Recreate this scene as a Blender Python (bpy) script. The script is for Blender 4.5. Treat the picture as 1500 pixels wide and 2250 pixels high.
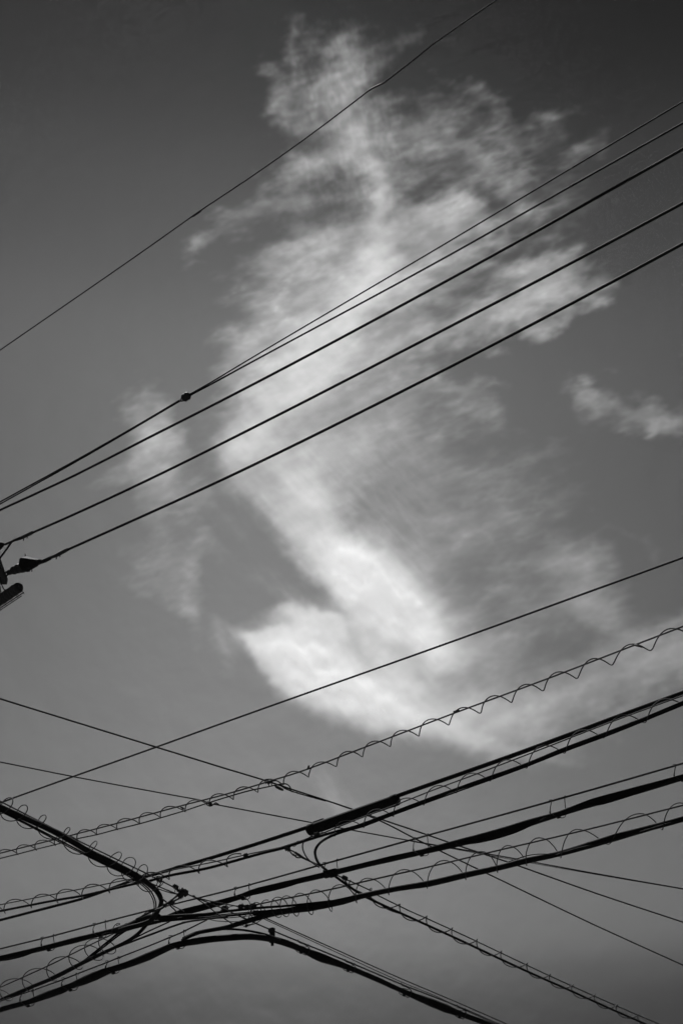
import bpy, bmesh, math, random
import numpy as np
from mathutils import Vector, Matrix

for _o in list(bpy.data.objects): bpy.data.objects.remove(_o, do_unlink=True)
scene = bpy.context.scene
COL = scene.collection

# ---------------------------------------------------------------- camera
PITCH = 35.0                     # degrees above the horizon
CAM_Z = 1.6
FPX = 3125.0                     # 50 mm on a 24 x 36 frame, in pixels of the 1500 x 2250 photograph
cam_data = bpy.data.cameras.new('camera'); cam = bpy.data.objects.new('camera', cam_data); COL.objects.link(cam)
cam_data.sensor_fit = 'VERTICAL'; cam_data.sensor_height = 36.0; cam_data.sensor_width = 24.0; cam_data.lens = 50.0
cam_data.clip_start = 0.1; cam_data.clip_end = 60000.0
cam.location = (0, 0, CAM_Z); cam.rotation_euler = (math.radians(90 + PITCH), 0, 0)
cam_data.dof.use_dof = True; cam_data.dof.focus_distance = 12.5; cam_data.dof.aperture_fstop = 4.8
scene.camera = cam

# ---------------------------------------------------------------- daylight: black and white film behind a red filter
SUN_EL, SUN_AZ = 64.0, -16.0     # degrees; azimuth from +Y, negative to the left
world = bpy.data.worlds.new('World'); scene.world = world; world.use_nodes = True
wn, wl = world.node_tree.nodes, world.node_tree.links
for n in list(wn): wn.remove(n)
w_out = wn.new('ShaderNodeOutputWorld'); w_bg = wn.new('ShaderNodeBackground'); w_bg.inputs['Strength'].default_value = 0.0725
w_sky = wn.new('ShaderNodeTexSky'); w_sky.sky_type = 'NISHITA'; w_sky.sun_disc = False
w_sky.sun_elevation = math.radians(SUN_EL); w_sky.sun_rotation = math.radians(SUN_AZ)
w_sky.air_density = 1.0; w_sky.dust_density = 0.6; w_sky.ozone_density = 1.5; w_sky.altitude = 100
w_sep = wn.new('ShaderNodeSeparateColor'); wl.new(w_sky.outputs['Color'], w_sep.inputs['Color'])
def w_math(op, a, b=None):
    n = wn.new('ShaderNodeMath'); n.operation = op
    for i, v in enumerate((a, b)):
        if v is None: continue
        if hasattr(v, 'type'): wl.new(v, n.inputs[i])
        else: n.inputs[i].default_value = v
    return n.outputs[0]
w_grey = w_math('ADD', w_math('MULTIPLY', w_sep.outputs[0], .80), w_math('MULTIPLY', w_sep.outputs[1], .20))
# the filter darkens the blue overhead; lens falloff below painted into the sky colour
w_tc = wn.new('ShaderNodeTexCoord'); w_xyz = wn.new('ShaderNodeSeparateXYZ'); wl.new(w_tc.outputs['Generated'], w_xyz.inputs[0])
w_fc = wn.new('ShaderNodeFloatCurve'); wl.new(w_xyz.outputs['Z'], w_fc.inputs['Value'])
_cv = w_fc.mapping.curves[0]
SKY_CURVE = [(0, .08), (.20, .085), (.262, .165), (.29, .285), (.34, .53), (.40, .53), (.47, .485), (.58, .414), (.64, .375), (.71, .216), (.74, .16), (.80, .069), (.87, .05), (1, .03)]
_cv.points[0].location = SKY_CURVE[0]; _cv.points[1].location = SKY_CURVE[-1]
for _q in SKY_CURVE[1:-1]: _cv.points.new(*_q)
w_fc.mapping.update()
w_grey = w_math('MULTIPLY', w_grey, w_fc.outputs[0])
wl.new(w_grey, w_bg.inputs['Color']); wl.new(w_bg.outputs[0], w_out.inputs['Surface'])

sun_data = bpy.data.lights.new('sun', 'SUN'); sun = bpy.data.objects.new('sun', sun_data); COL.objects.link(sun)
sun_data.energy = 5.0; sun_data.angle = math.radians(0.53); sun_data.color = (1, 1, 1)
_a, _e = math.radians(SUN_AZ), math.radians(SUN_EL)
SUN_DIR = Vector((math.sin(_a)*math.cos(_e), math.cos(_a)*math.cos(_e), math.sin(_e)))
sun.rotation_euler = (-SUN_DIR).to_track_quat('-Z', 'Y').to_euler()

scene.view_settings.view_transform = 'Standard'; scene.view_settings.look = 'None'
scene.view_settings.exposure = 0.5; scene.view_settings.gamma = 1.0; scene.view_settings.use_curve_mapping = False
scene.render.engine = 'CYCLES'
scene.cycles.use_denoising = True
scene.cycles.volume_bounces = 2; scene.cycles.max_bounces = 4
scene.cycles.use_adaptive_sampling = True; scene.cycles.adaptive_threshold = 0.035; scene.cycles.adaptive_min_samples = 16
scene.cycles.volume_step_rate = 7.0; scene.cycles.volume_max_steps = 256
scene.cycles.sample_clamp_indirect = 4.0
scene.render.filter_size = 1.5

# ---------------------------------------------------------------- where a picture point lies in the world
_p = math.radians(PITCH)
C_RIGHT = Vector((1, 0, 0)); C_FWD = Vector((0, math.cos(_p), math.sin(_p))); C_UP = Vector((0, -math.sin(_p), math.cos(_p)))
C_POS = Vector((0, 0, CAM_Z))
def ray(px, py):
    return C_RIGHT*((px-750)/FPX) + C_UP*(-(py-1125)/FPX) + C_FWD
def tag(o, label=None, cat=None, group=None, kind=None):
    if label: o['label'] = label
    if cat: o['category'] = cat
    if group: o['group'] = group
    if kind: o['kind'] = kind
    return o

# ---------------------------------------------------------------- materials
def material(name, base, rough, var=.25, scale=40.0, metal=0.0, bump=0.0, spec=.08):
    m = bpy.data.materials.new(name); m.use_nodes = True
    n, l = m.node_tree.nodes, m.node_tree.links
    b = n['Principled BSDF']; b.inputs['Roughness'].default_value = rough; b.inputs['Metallic'].default_value = metal; b.inputs['Specular IOR Level'].default_value = spec
    tc = n.new('ShaderNodeTexCoord'); nz = n.new('ShaderNodeTexNoise'); nz.inputs['Scale'].default_value = scale; nz.inputs['Detail'].default_value = 5
    l.new(tc.outputs['Object'], nz.inputs['Vector'])
    cr = n.new('ShaderNodeValToRGB'); lo, hi = base*(1-var), base*(1+var)
    cr.color_ramp.elements[0].position = .3; cr.color_ramp.elements[1].position = .7
    cr.color_ramp.elements[0].color = (lo, lo, lo, 1); cr.color_ramp.elements[1].color = (hi, hi, hi, 1)
    l.new(nz.outputs['Fac'], cr.inputs['Fac']); l.new(cr.outputs['Color'], b.inputs['Base Color'])
    if bump:
        bp = n.new('ShaderNodeBump'); bp.inputs['Strength'].default_value = bump; bp.inputs['Distance'].default_value = .01
        l.new(nz.outputs['Fac'], bp.inputs['Height']); l.new(bp.outputs['Normal'], b.inputs['Normal'])
    return m
M_RUBBER = material('black_cable_sheath', .012, .8, .35, 9.0, 0, .15)
M_WIRE = material('weathered_steel_strand', .03, .75, .3, 60.0, 0)
M_LINE = material('insulated_conductor', .016, .8, .3, 30.0)
M_PLASTIC = material('black_plastic', .014, .8, .3, 14.0, 0, .1, .06)
M_CLAMP = material('galvanised_clamp', .035, .7, .3, 80.0, 0)
M_PORC = material('glazed_porcelain', .035, .6, .15, 50.0)
M_CONC = material('spun_concrete', .36, .85, .2, 14.0, 0, .3)
M_ROAD = material('asphalt', .06, .9, .25, 3.0, 0, .2)

# ---------------------------------------------------------------- mesh helpers
def new_mesh(name, V, F, mat, parent=None, smooth=True):
    me = bpy.data.meshes.new(name); me.from_pydata([tuple(v) for v in V], [], F); me.update()
    if smooth: me.polygons.foreach_set('use_smooth', [True]*len(me.polygons))
    me.materials.append(mat)
    o = bpy.data.objects.new(name, me); COL.objects.link(o)
    if parent is not None:
        o.parent = parent; o.matrix_parent_inverse = parent.matrix_world.inverted() if False else Matrix.Translation(-parent.location)
    return o
def tube_geo(P, R, sides=8, V=None, F=None):
    """a closed tube of rings along P with radii R, appended to V, F"""
    V = [] if V is None else V; F = [] if F is None else F
    n = len(P); T = []
    for i in range(n):
        t = P[min(i+1, n-1)]-P[max(i-1, 0)]; T.append(t.normalized() if t.length > 1e-9 else Vector((1, 0, 0)))
    u = T[0].cross(Vector((0, 0, 1)));
    if u.length < 1e-3: u = T[0].cross(Vector((1, 0, 0)))
    u.normalize(); base = len(V)
    for i in range(n):
        u = u - T[i]*u.dot(T[i]); u.normalize(); w = T[i].cross(u)
        for k in range(sides):
            a = 2*math.pi*k/sides; V.append(P[i] + (u*math.cos(a) + w*math.sin(a))*R[i])
    for i in range(n-1):
        for k in range(sides):
            a = base+i*sides+k; b = base+i*sides+(k+1) % sides; F.append((a, b, b+sides, a+sides))
    F.append(tuple(base+k for k in reversed(range(sides)))); F.append(tuple(base+(n-1)*sides+k for k in range(sides)))
    return V, F
def box_geo(c, ax, ay, az, sx, sy, sz, V, F, bev=.18):
    """a box with chamfered long edges; ax is its long axis"""
    b = bev*min(sy, sz); prof = [(-sy+b, -sz), (sy-b, -sz), (sy, -sz+b), (sy, sz-b), (sy-b, sz), (-sy+b, sz), (-sy, sz-b), (-sy, -sz+b)]
    base = len(V)
    for s in (-sx, sx):
        for (y, z) in prof: V.append(c + ax*s + ay*y + az*z)
    for k in range(8): F.append((base+k, base+(k+1) % 8, base+8+(k+1) % 8, base+8+k))
    F.append(tuple(base+k for k in reversed(range(8)))); F.append(tuple(base+8+k for k in range(8)))
def catmull(P, sub=6):
    if len(P) < 3: return P
    out = []
    for i in range(len(P)-1):
        p0, p1, p2, p3 = P[max(i-1, 0)], P[i], P[i+1], P[min(i+2, len(P)-1)]
        for s in range(sub):
            t = s/sub; out.append(.5*((2*p1) + (p2-p0)*t + (2*p0-5*p1+4*p2-p3)*t*t + (3*p1-p0-3*p2+p3)*t*t*t))
    out.append(P[-1]); return out
def depth(P): return (P-C_POS).dot(C_FWD)
def at_height(px, py, h):
    d = ray(px, py); return C_POS + d*((h-CAM_Z)/d.z)

class Span:
    """the upright plane a cable hangs in: two points of it, each a direction of sight and a height above the road"""
    def __init__(s, a, b):
        s.A = at_height(*a); s.B = at_height(*b); s.dir = (s.B-s.A); s.dir.z = 0; s.dir.normalize()
        s.n = Vector((-s.dir.y, s.dir.x, 0))
        if s.n.dot(s.A-C_POS) < 0: s.n = -s.n                       # points away from the viewer
    def __call__(s, px, py, push=0.0):
        d = ray(px, py); t = (s.A-C_POS).dot(s.n)/d.dot(s.n); return C_POS + d*t + s.n*push
    def path(s, pts, push=0.0):
        return [at_height(*p) if len(p) == 3 else s(p[0], p[1], push) for p in pts]
    def r(s, px, py, w): return w/2/FPX*depth(s(px, py))
def ycurve(pts):
    """smooth height over x through picture points"""
    pts = sorted(pts); X = np.array([p[0] for p in pts], float); Y = np.array([p[1] for p in pts], float)
    m = np.gradient(Y, X) if len(X) > 2 else np.full(len(X), (Y[-1]-Y[0])/(X[-1]-X[0]))
    def f(x):
        if x <= X[0]: return Y[0]+m[0]*(x-X[0])
        if x >= X[-1]: return Y[-1]+m[-1]*(x-X[-1])
        i = int(np.searchsorted(X, x)-1); i = min(max(i, 0), len(X)-2); h = X[i+1]-X[i]; t = (x-X[i])/h
        return (2*t**3-3*t*t+1)*Y[i] + (t**3-2*t*t+t)*h*m[i] + (-2*t**3+3*t*t)*Y[i+1] + (t**3-t*t)*h*m[i+1]
    return f
def extend(P, a, b):
    """carry the line on past the frame"""
    P = list(P)
    if a: P.insert(0, P[0] + (P[0]-P[1]).normalized()*a)
    if b: P.append(P[-1] + (P[-1]-P[-2]).normalized()*b)
    return P
def cable(name, P, R, mat, parent, sides=8, sub=5, ext=(0, 0)):
    """P: points, R: radius or radii"""
    if not hasattr(R, '__len__'): R = [R]*len(P)
    Q = catmull([Vector((*p, r)) if False else p for p in P], sub)
    rr = np.interp(np.linspace(0, len(P)-1, len(Q)), range(len(P)), R).tolist()
    Q2 = extend(Q, *ext)
    if ext[0]: rr.insert(0, rr[0])
    if ext[1]: rr.append(rr[-1])
    V, F = tube_geo(Q2, rr, sides); return new_mesh(name, V, F, mat, parent)
def thing(name, loc, label, cat, group=None):
    o = bpy.data.objects.new(name, None); COL.objects.link(o); o.location = loc; o.empty_display_size = .1
    return tag(o, label, cat, group)
RNG = random.Random(5)
def helix(name, sp, top, bot, marks, parent, w, lat, phase=0.0, mat=None, tm=3.0, bm=3.0, latpush=0.0):
    """left-handed spiral hanger: one turn between neighbouring marks (x of its crests, or of its troughs with phase = .5);
       it clears the curve top by tm and the curve bot by bm (picture pixels), lat is its half depth in metres"""
    P = []; n = 22
    for k in range(len(marks)-1):
        lk = lat*RNG.uniform(.88, 1.12)
        for i in range(n + (k == len(marks)-2)):
            t = i/n; x = marks[k]+(marks[k+1]-marks[k])*t; a = 2*math.pi*(t+phase)
            T = sp(x, top(x)-tm); B = sp(x, bot(x)+bm); c = (T+B)/2
            P.append(c + (T-B)/2*math.cos(a) + sp.n*(lk*math.sin(a)+latpush))
    r = w/2/FPX*depth(P[len(P)//2])
    V, F = tube_geo(P, [r]*len(P), 5); return new_mesh(name, V, F, mat or M_WIRE, parent)
def clamp(sp, px, py, s, parent, name='clamp', ang=None):
    """a bolted three-part wire clamp: body, keeper plate, two bolts with nuts"""
    c = sp(px, py); k = .8*s/FPX*depth(c); ax = sp.dir.copy(); az = Vector((0, 0, 1)); ay = sp.n
    V, F = [], []
    box_geo(c, ax, ay, az, .62*k, .22*k, .30*k, V, F, .4); box_geo(c-ay*.3*k+az*.05*k, ax, ay, az, .45*k, .10*k, .26*k, V, F, .3)
    for q in (-.32, .30):
        tube_geo([c+ax*q*k+az*(-.5)*k, c+ax*q*k+az*.55*k], [.07*k]*2, 6, V, F)
        tube_geo([c+ax*q*k+az*.32*k, c+ax*q*k+az*.5*k], [.14*k]*2, 6, V, F)
        tube_geo([c+ax*q*k-az*.5*k, c+ax*q*k-az*.34*k], [.13*k]*2, 6, V, F)
    tube_geo([c+ax*.5*k, c+ax*.75*k-az*.1*k, c+ax*.85*k+az*.12*k], [.06*k]*3, 5, V, F)
    return new_mesh(name, V, F, M_CLAMP, parent, False)
def hanger(sp, mes, cab, xl, xr, hw, parent):
    """a wire ring that hooks over the messenger at xl and xr and passes under the cable, with its buckle"""
    ml, mr = mes(xl), mes(xr); xm = (xl+xr)/2; dl = cab(xl); dr = cab(xr); gap = dl-ml
    pts = [(xl-7, ml-1.5, 0), (xl-2, ml-2.5, 0), (xl+1, ml-.5, -.01), (xl+1.5+RNG.uniform(-2, 0), ml+gap*.45, -.035), (xl+1, dl-hw*.4, -.04), (xl+6, (dl+dr)/2+hw*.7, -.03),
           (xm, (dl+dr)/2+hw*1.15, 0), (xr-4, (dl+dr)/2+hw*.7, .03), (xr-1.5, dr-hw*.2, .035), (xr-.5, mr+(dr-mr)*.4, .015), (xr+.5, mr-1.5, 0), (xr+3, mr-3, -.008), (xr+7.5, mr+1.5, -.012)]
    P = catmull([sp(x, y, q) for x, y, q in pts], 4); r = 1.9/2/FPX*depth(P[0])
    V, F = tube_geo(P, [r]*len(P), 5)
    c = sp(xm+1, (dl+dr)/2+hw*1.1); k = 7/FPX*depth(c); box_geo(c, sp.dir, sp.n, Vector((0, 0, 1)), .55*k, .4*k, .3*k, V, F, .4)
    c = sp(xl+.5, dl-hw*.75, -.04); k *= .6; box_geo(c, sp.dir, sp.n, Vector((0, 0, 1)), .3*k, .3*k, .55*k, V, F, .4)
    return new_mesh('hanger', V, F, M_WIRE, parent)
def span_line(sp, pts, step=None):
    """picture curve through pts sampled along x, on the plane"""
    f = ycurve(pts); xs = sorted(p[0] for p in pts); x0, x1 = xs[0], xs[-1]; n = max(2, int((x1-x0)/60)+1)
    X = sorted(set(np.linspace(x0, x1, n).tolist() + [float(x) for x in xs])); keep = [X[0]]
    for x in X[1:]:
        if x-keep[-1] > 6: keep.append(x)
    keep[-1] = X[-1]
    return [sp(x, f(x)) for x in keep], f
def wide(sp, pts, mat, parent, name, ext=(0, 0), sides=10, push=0.0, sub=5):
    """cable whose picture width varies: pts (x, y, w) or (x, y, w, height)"""
    P, R = [], []
    for p in pts:
        q = at_height(p[0], p[1], p[3]) if len(p) == 4 else sp(p[0], p[1], push)
        P.append(q); R.append(p[2]/2/FPX*depth(q))
    return cable(name, P, R, mat, parent, sides, sub, ext)
EXT = 16.0

# ---------------------------------------------------------------- the road underneath (below the frame)
V = [Vector((x, y, 0)) for x, y in ((-4000, -4000), (4000, -4000), (4000, 4000), (-4000, 4000))]
tag(new_mesh('ground', V, [(0, 1, 2, 3)], M_ROAD, None, False), kind='structure')

UP = Vector((0, 0, 1))
# ---------------------------------------------------------------- lone service wire across the top
sp = Span((0, 770, 12.6), (1090, 0, 12.6))
t = thing('overhead_wire', sp(0, 770), 'thin lone wire slanting across the top of the sky with two splices', 'wire')
P, f = span_line(sp, [(1090, 0), (950, 98), (836, 185), (824, 191), (813, 197), (800, 207), (700, 283), (535, 400), (440, 463), (350, 527), (0, 770)])
cable('strand', P, sp.r(500, 420, 3.2), M_WIRE, t, 6, 4, (EXT, EXT))
for (xa, ya, xb, yb, w) in ((423, 475.5, 443, 461.5, 6.0), (806, 201.5, 838, 183.5, 4.6)):
    Q = [sp(xa+(xb-xa)*k/6, ya+(yb-ya)*k/6) for k in range(7)]; r = sp.r(xa, ya, w)
    if w > 5:
        Q[0] += UP*-.004; Q[-1] += UP*.004
    else: Q = [sp(x, f(x)) for x in np.linspace(xa, xb, 7)]
    cable('splice_sleeve', Q, [r*.6, r*.95, r, r*.85, r, r*.95, r*.6], M_CLAMP, t, 7, 2)

# ---------------------------------------------------------------- guy pair joined at an egg insulator
sp = Span((0, 1103, 11.0), (1500, 246, 11.0))
t = thing('guy_wire', sp(0, 1103), 'pair of thin wires that meet at a small round insulator over the left cloud', 'wire')
ra = sp.r(900, 590, 3.6)
P, f = span_line(sp, [(1500, 223), (1250, 372), (1000, 522), (530, 800), (455, 845), (416, 867)]); cable('upper_strand', P, ra, M_LINE, t, 6, 3, (0, EXT))
P, f = span_line(sp, [(1500, 270), (1250, 411), (1000, 553), (530, 808), (455, 849), (417, 869)]); cable('lower_strand', P, ra*1.25, M_LINE, t, 6, 3, (0, EXT))
P, f = span_line(sp, [(394, 880), (330, 918), (200, 993), (0, 1103)]); cable('tail_strand', P, ra*1.25, M_LINE, t, 6, 3, (EXT, 0))
P, f = span_line(sp, [(396, 881), (330, 920), (200, 996), (0, 1108)]); cable('tail_strand', P, ra*1.1, M_LINE, t, 6, 3, (EXT, 0))
c = sp(409, 872); k = 10/FPX*depth(c); ax = (sp(440, 853)-sp(380, 891)).normalized()
cable('insulator', [c+ax*k*q for q in (-1.0, -.85, -.5, -.15, 0, .15, .5, .85, 1.0)], [k*q for q in (.35, .72, .95, .9, .72, .9, .95, .72, .35)], M_PORC, t, 14, 2)
side = ax.cross(sp.n).normalized()
cable('loop', [c-ax*k*1.9, c-ax*k*1.1+side*k*.55, c+ax*k*.2+side*k*.9, c+ax*k*.9, c+ax*k*.2-side*k*.9, c-ax*k*1.1-side*k*.55, c-ax*k*1.9], ra*1.0, M_WIRE, t, 6, 4)

# ---------------------------------------------------------------- three phase conductors
phases = []
for (lab, w, pts) in (
        ('thick black power line, topmost and closest to the paired wires', 6.0, [(1500, 327), (1250, 468), (900, 661), (530, 858), (330, 960), (153, 1050), (0, 1121)]),
        ('thick black power line, middle of the three parallel ones, ending in a clamp at left', 6.1, [(1500, 446), (1250, 580), (900, 763), (530, 953), (335, 1050), (73, 1170), (12, 1196)]),
        ('thick black power line, lowest of the three, held by the insulator at the left edge', 6.3, [(1500, 535), (1380, 600), (900, 851), (497, 1050), (200, 1185), (88, 1235)])):
    a, b = pts[-1], pts[0]
    sp = Span((a[0], a[1], 10.4), (b[0], b[1], 10.4)); phases.append(sp)
    t = thing('power_line', sp(a[0], a[1]), lab, 'power line', 'phase conductors')
    P, f = span_line(sp, pts); cable('conductor', P, sp.r(700, f(700), w), M_LINE, t, 8, 3, (EXT if w == 6.0 else 0, EXT))
    if w == 6.1:
        r = sp.r(50, 1180, 8)
        cable('clamp_sleeve', sp.path([(74, 1168), (68, 1172), (50, 1180.5), (35, 1187)]), [r*.8, r, r, r*.7], M_CLAMP, t, 8, 3)
        for x, y in ((62, 1178), (54, 1183)):
            cable('bolt', sp.path([(x, y-3), (x-2, y+5)]), r*.28, M_CLAMP, t, 6, 2)
        cable('jumper', sp.path([(48, 1183), (36, 1188), (30, 1192), (20, 1206), (0, 1234), (-14, 1262), (-16, 1300)], -.02), sp.r(20, 1206, 4.5), M_LINE, t, 8, 5)
        cable('shroud', sp.path([(10, 1196), (6, 1196.5), (2, 1198), (-8, 1202), (-16, 1206)]), [sp.r(0, 1200, q) for q in (4, 11, 15, 23, 24)], M_PLASTIC, t, 10, 2)
    if w == 6.3:
        r = sp.r(120, 1222, 8.5)
        cable('clamp_sleeve', sp.path([(150, 1207), (143, 1210.5), (126, 1219.5), (112, 1225)]), [r*.8, r, r, r*.65], M_CLAMP, t, 8, 3)
        for x, y in ((134, 1218), (126, 1223)):
            cable('bolt', sp.path([(x, y-3), (x-2, y+6)]), r*.28, M_CLAMP, t, 6, 2)
        cable('tail', sp.path([(112, 1227), (100, 1233), (88, 1237)]), sp.r(100, 1230, 6), M_LINE, t, 8, 3)
# insulator string that anchors the lowest conductor
sp = phases[2]
t = thing('strain_insulator', sp(6, 1268), 'strain insulator with a cone shaped cover at the left edge', 'insulator')
q = lambda x, y: sp(x, y)
V, F = [], []                                           # boxy cone cover, wide end to the left, open below
cc = [q(x, y) for x, y in ((86, 1233), (81, 1236), (66, 1238), (57, 1239.5), (54, 1241))]
tube_geo(cc, [sp.r(70, 1238, d) for d in (9, 17, 29, 37, 34)], 7, V, F); new_mesh('cover', V, F, M_PLASTIC, t, False)
cable('collar', [q(91, 1233), q(89, 1233.5), q(85, 1235.5), q(83, 1236)], [sp.r(85, 1235, d) for d in (8, 11, 12, 8)], M_PLASTIC, t, 10, 1)
cable('spike', [q(60, 1228), q(57, 1222), q(55.5, 1215.5)], [sp.r(56, 1222, d) for d in (8, 4, 1)], M_PLASTIC, t, 6, 2)
for x in (61, 66, 71): cable('vent_pin', [q(x, 1250), q(x-.5, 1256)], sp.r(x, 1252, 2.4), M_PLASTIC, t, 5, 1)
for (x0, y0, x1, y1, d) in ((57, 1244, 44, 1250, 24), (46, 1247, 35, 1252, 22), (38, 1250, 27, 1255, 20), (29, 1255, 17, 1259, 13)):
    cable('shed', [q(x0, y0), q(x0*.8+x1*.2, y0*.8+y1*.2), q((x0+x1)/2, (y0+y1)/2), q(x0*.2+x1*.8, y0*.2+y1*.8), q(x1, y1)], [sp.r(x0, y0, d*e) for e in (.45, .9, 1, .9, .45)], M_PORC, t, 12, 2)
cable('pin', [q(50, 1247), q(18, 1260)], sp.r(30, 1254, 5), M_CLAMP, t, 8, 2)
cable('shackle', [q(20, 1259), q(16, 1256), q(10, 1262), q(12, 1268), q(18, 1262)], sp.r(12, 1262, 4.5), M_CLAMP, t, 6, 3)

# pole just outside the frame: crossarm, rack of spool insulators
A5 = sp(8, 1268); A4 = phases[1](-16, 1206); arm = (A4-A5); arm.z = 0; arm.normalize()
POLE = A5 + arm*1.05 + Vector((-.35, -.1, 0)); POLE.z = 0
t = thing('utility_pole', POLE, 'end of a square steel crossarm poking in at the left edge', 'pole')
V, F = [], []
tube_geo([POLE+UP*z for z in (0, 3, 6, 9, 11.6)], [.19, .175, .16, .145, .132], 20, V, F); new_mesh('shaft', V, F, M_CONC, t)
V, F = [], []; side = Vector((-arm.y, arm.x, 0)); mid = (A5+A4)/2
box_geo(Vector((A5.x, A5.y, A5.z))+arm*1.02-UP*.02, arm, side, UP, 1.09, .038, .038, V, F, .12); new_mesh('crossarm', V, F, M_CLAMP, t, False)
# rack of spool insulators slanting up to the right
H_R = 10.1
c1 = at_height(37, 1294, H_R); c0 = at_height(-70, 1366, H_R); ax = (c1-c0).normalized(); vw = (c1-C_POS).normalized()
lat = ax.cross(vw).normalized(); lat = lat if lat.z > 0 else -lat; kpx = depth(c1)/FPX
t = thing('insulator_rack', at_height(0, 1330, H_R), 'slanting rack of ribbed spool insulators at the left edge, below the cone cover', 'insulator rack')
V, F = [], []; box_geo((c0+c1)/2 - lat*15*kpx + ax*6*kpx, ax, vw, lat, (c1-c0).length*.54, .02, 1.3*kpx, V, F, .2); box_geo((c0+c1)/2 - lat*19*kpx - ax*2*kpx, ax, vw, lat, (c1-c0).length*.52, .012, 1.0*kpx, V, F, .2); new_mesh('bracket', V, F, M_CLAMP, t, False)
cable('rod', [c0, c1+ax*18*kpx], 2.2*kpx, M_CLAMP, t, 8, 1); cable('nut', [c1+ax*13*kpx, c1+ax*17*kpx], 6*kpx, M_CLAMP, t, 6, 1)
for k in range(5):
    cc = c1 - ax*(k*23+1)*kpx; R_ = [v*kpx for v in (8, 11.5, 12.5, 10, 8.5, 10.5, 13, 12, 8)]
    cable('spool', [cc+ax*e*kpx for e in (11, 10, 6, 2, 0, -2, -6, -10, -11)], R_, M_PORC, t, 16, 1)
    V, F = [], []; box_geo(cc + ax*11.5*kpx - lat*9*kpx, lat, vw, ax, 10*kpx, .02, 1.0*kpx, V, F, .2); new_mesh('strap', V, F, M_CLAMP, t, False)
for pts in ([(1, 1268), (4, 1283), (9, 1294), (14, 1302)], [(-3, 1262), (0, 1285), (3, 1304), (6, 1316)]):
    cable('tie_wire', catmull([at_height(x, y, H_R+.02) for x, y in pts], 3), 1.4*kpx, M_LINE, t, 6, 2)

# ---------------------------------------------------------------- bare wire under the bright cloud
sp = Span((0, 1765, 8.8), (1500, 1225, 8.8))
P, f = span_line(sp, [(-20, 1772), (15, 1759), (345, 1641), (500, 1585), (1000, 1407), (1250, 1316), (1500, 1225)])
o = cable('overhead_wire', P, sp.r(750, 1495, 4.3), M_LINE, None, 6, 3, (EXT, EXT)); tag(o, 'single taut wire crossing the foot of the bright cloud, rising to the right', 'wire')

# ---------------------------------------------------------------- thin messenger wound with an empty spiral
sp7 = sp = Span((0, 1875, 7.6), (1500, 1376, 7.6))
t = thing('spiral_messenger', sp(0, 1875), 'thin messenger wire wound with a loose wavy spiral below the cloud', 'messenger wire')
P, f7 = span_line(sp, [(0, 1875), (250, 1811), (400, 1770), (500, 1744), (600, 1714), (655, 1697), (777, 1651), (1000, 1566), (1213, 1487), (1350, 1434), (1500, 1376)])
cable('strand', P, sp.r(750, 1662, 3.5), M_WIRE, t, 6, 3, (EXT, EXT))
drop = lambda x: float(np.interp(x, [0, 400, 700, 1000, 1500], [11, 13, 15, 18, 24]))
bott = [-84, -42, -2, 39, 79, 121, 170, 213, 258, 307, 353, 407, 460, 513, 567, 623, 678, 740, 797, 858, 921, 987, 1057, 1125, 1195, 1270, 1347, 1433, 1525, 1620, 1720]
helix('spiral', sp, f7, lambda x: f7(x)+drop(x), bott, t, 2.7, .062, .5, None, 3.5, 0)
for x, dx, dy in ((1396, 18, 4.5), (680, 3, -9), (402, 6, 5), (1000, 12, -4)):
    y = f7(x) + {1396: 4, 680: 5, 402: 5, 1000: 1}[x]
    cable('joint_sleeve', [sp(x, y, -.03), sp(x+dx/2, y+dy/2, -.03), sp(x+dx, y+dy, -.03)], sp.r(x, y, 4.6), M_CLAMP, t, 7, 1)
lo = [(-60, 1902), (0, 1886.5), (38, 1877), (80, 1866), (121, 1856), (170, 1843), (213, 1834), (258, 1822), (307, 1810), (353, 1797), (407, 1781), (455, 1765), (500, 1751), (545, 1738), (590, 1728.5), (612, 1723.5)]
P, fl = span_line(sp, lo)
cable('drop_cable', P + sp.path([(622, 1722), (630, 1723), (637, 1729), (638.5, 1737), (643, 1740)]), sp.r(300, 1810, 2.7), M_RUBBER, t, 6, 3, (EXT, 0))

# ---------------------------------------------------------------- wires of the cross street that clamp onto it
sp = Span((0, 1535, 7.6), (1500, 2026, 7.5))
t = thing('cross_wire', sp(0, 1535), 'dark wire from the left edge that forks into two behind the black splice tube', 'wire')
P, f = span_line(sp, [(0, 1535), (200, 1597), (400, 1659), (500, 1690), (583, 1715), (640, 1734), (750, 1770), (813, 1792), (940, 1835), (983, 1850), (1117, 1895), (1300, 1960), (1500, 2026.5)])
cable('strand', P, sp.r(500, 1690, 3.6), M_LINE, t, 6, 3, (EXT, EXT))
spb = Span((800, 1789, 7.55), (1500, 2121, 7.2))
P, fb = span_line(spb, [(790, 1786), (820, 1797), (910, 1842), (963, 1868), (1050, 1910), (1100, 1934), (1300, 2030), (1500, 2121)])
cable('branch_strand', P, spb.r(1100, 1934, 3.0), M_LINE, t, 6, 3, (0, EXT))
cable('slack_strand', sp.path([(590, 1720), (600, 1716), (609, 1716), (616, 1721), (622, 1730), (640, 1738), (665, 1746), (690, 1753), (715, 1760)]), sp.r(640, 1734, 2.8), M_LINE, t, 6, 4)
clamp(sp, 587, 1718, 13, t)
cable('dead_end_grip', sp.path([(604, 1727), (608, 1729), (615, 1733), (622, 1736)]), [sp.r(610, 1730, d) for d in (3, 6.5, 6.5, 4)], M_CLAMP, t, 8, 2)
cable('clip', sp.path([(590, 1718), (591, 1726), (597, 1727), (596, 1720)]), sp.r(590, 1720, 2.2), M_WIRE, t, 5, 3)
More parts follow.
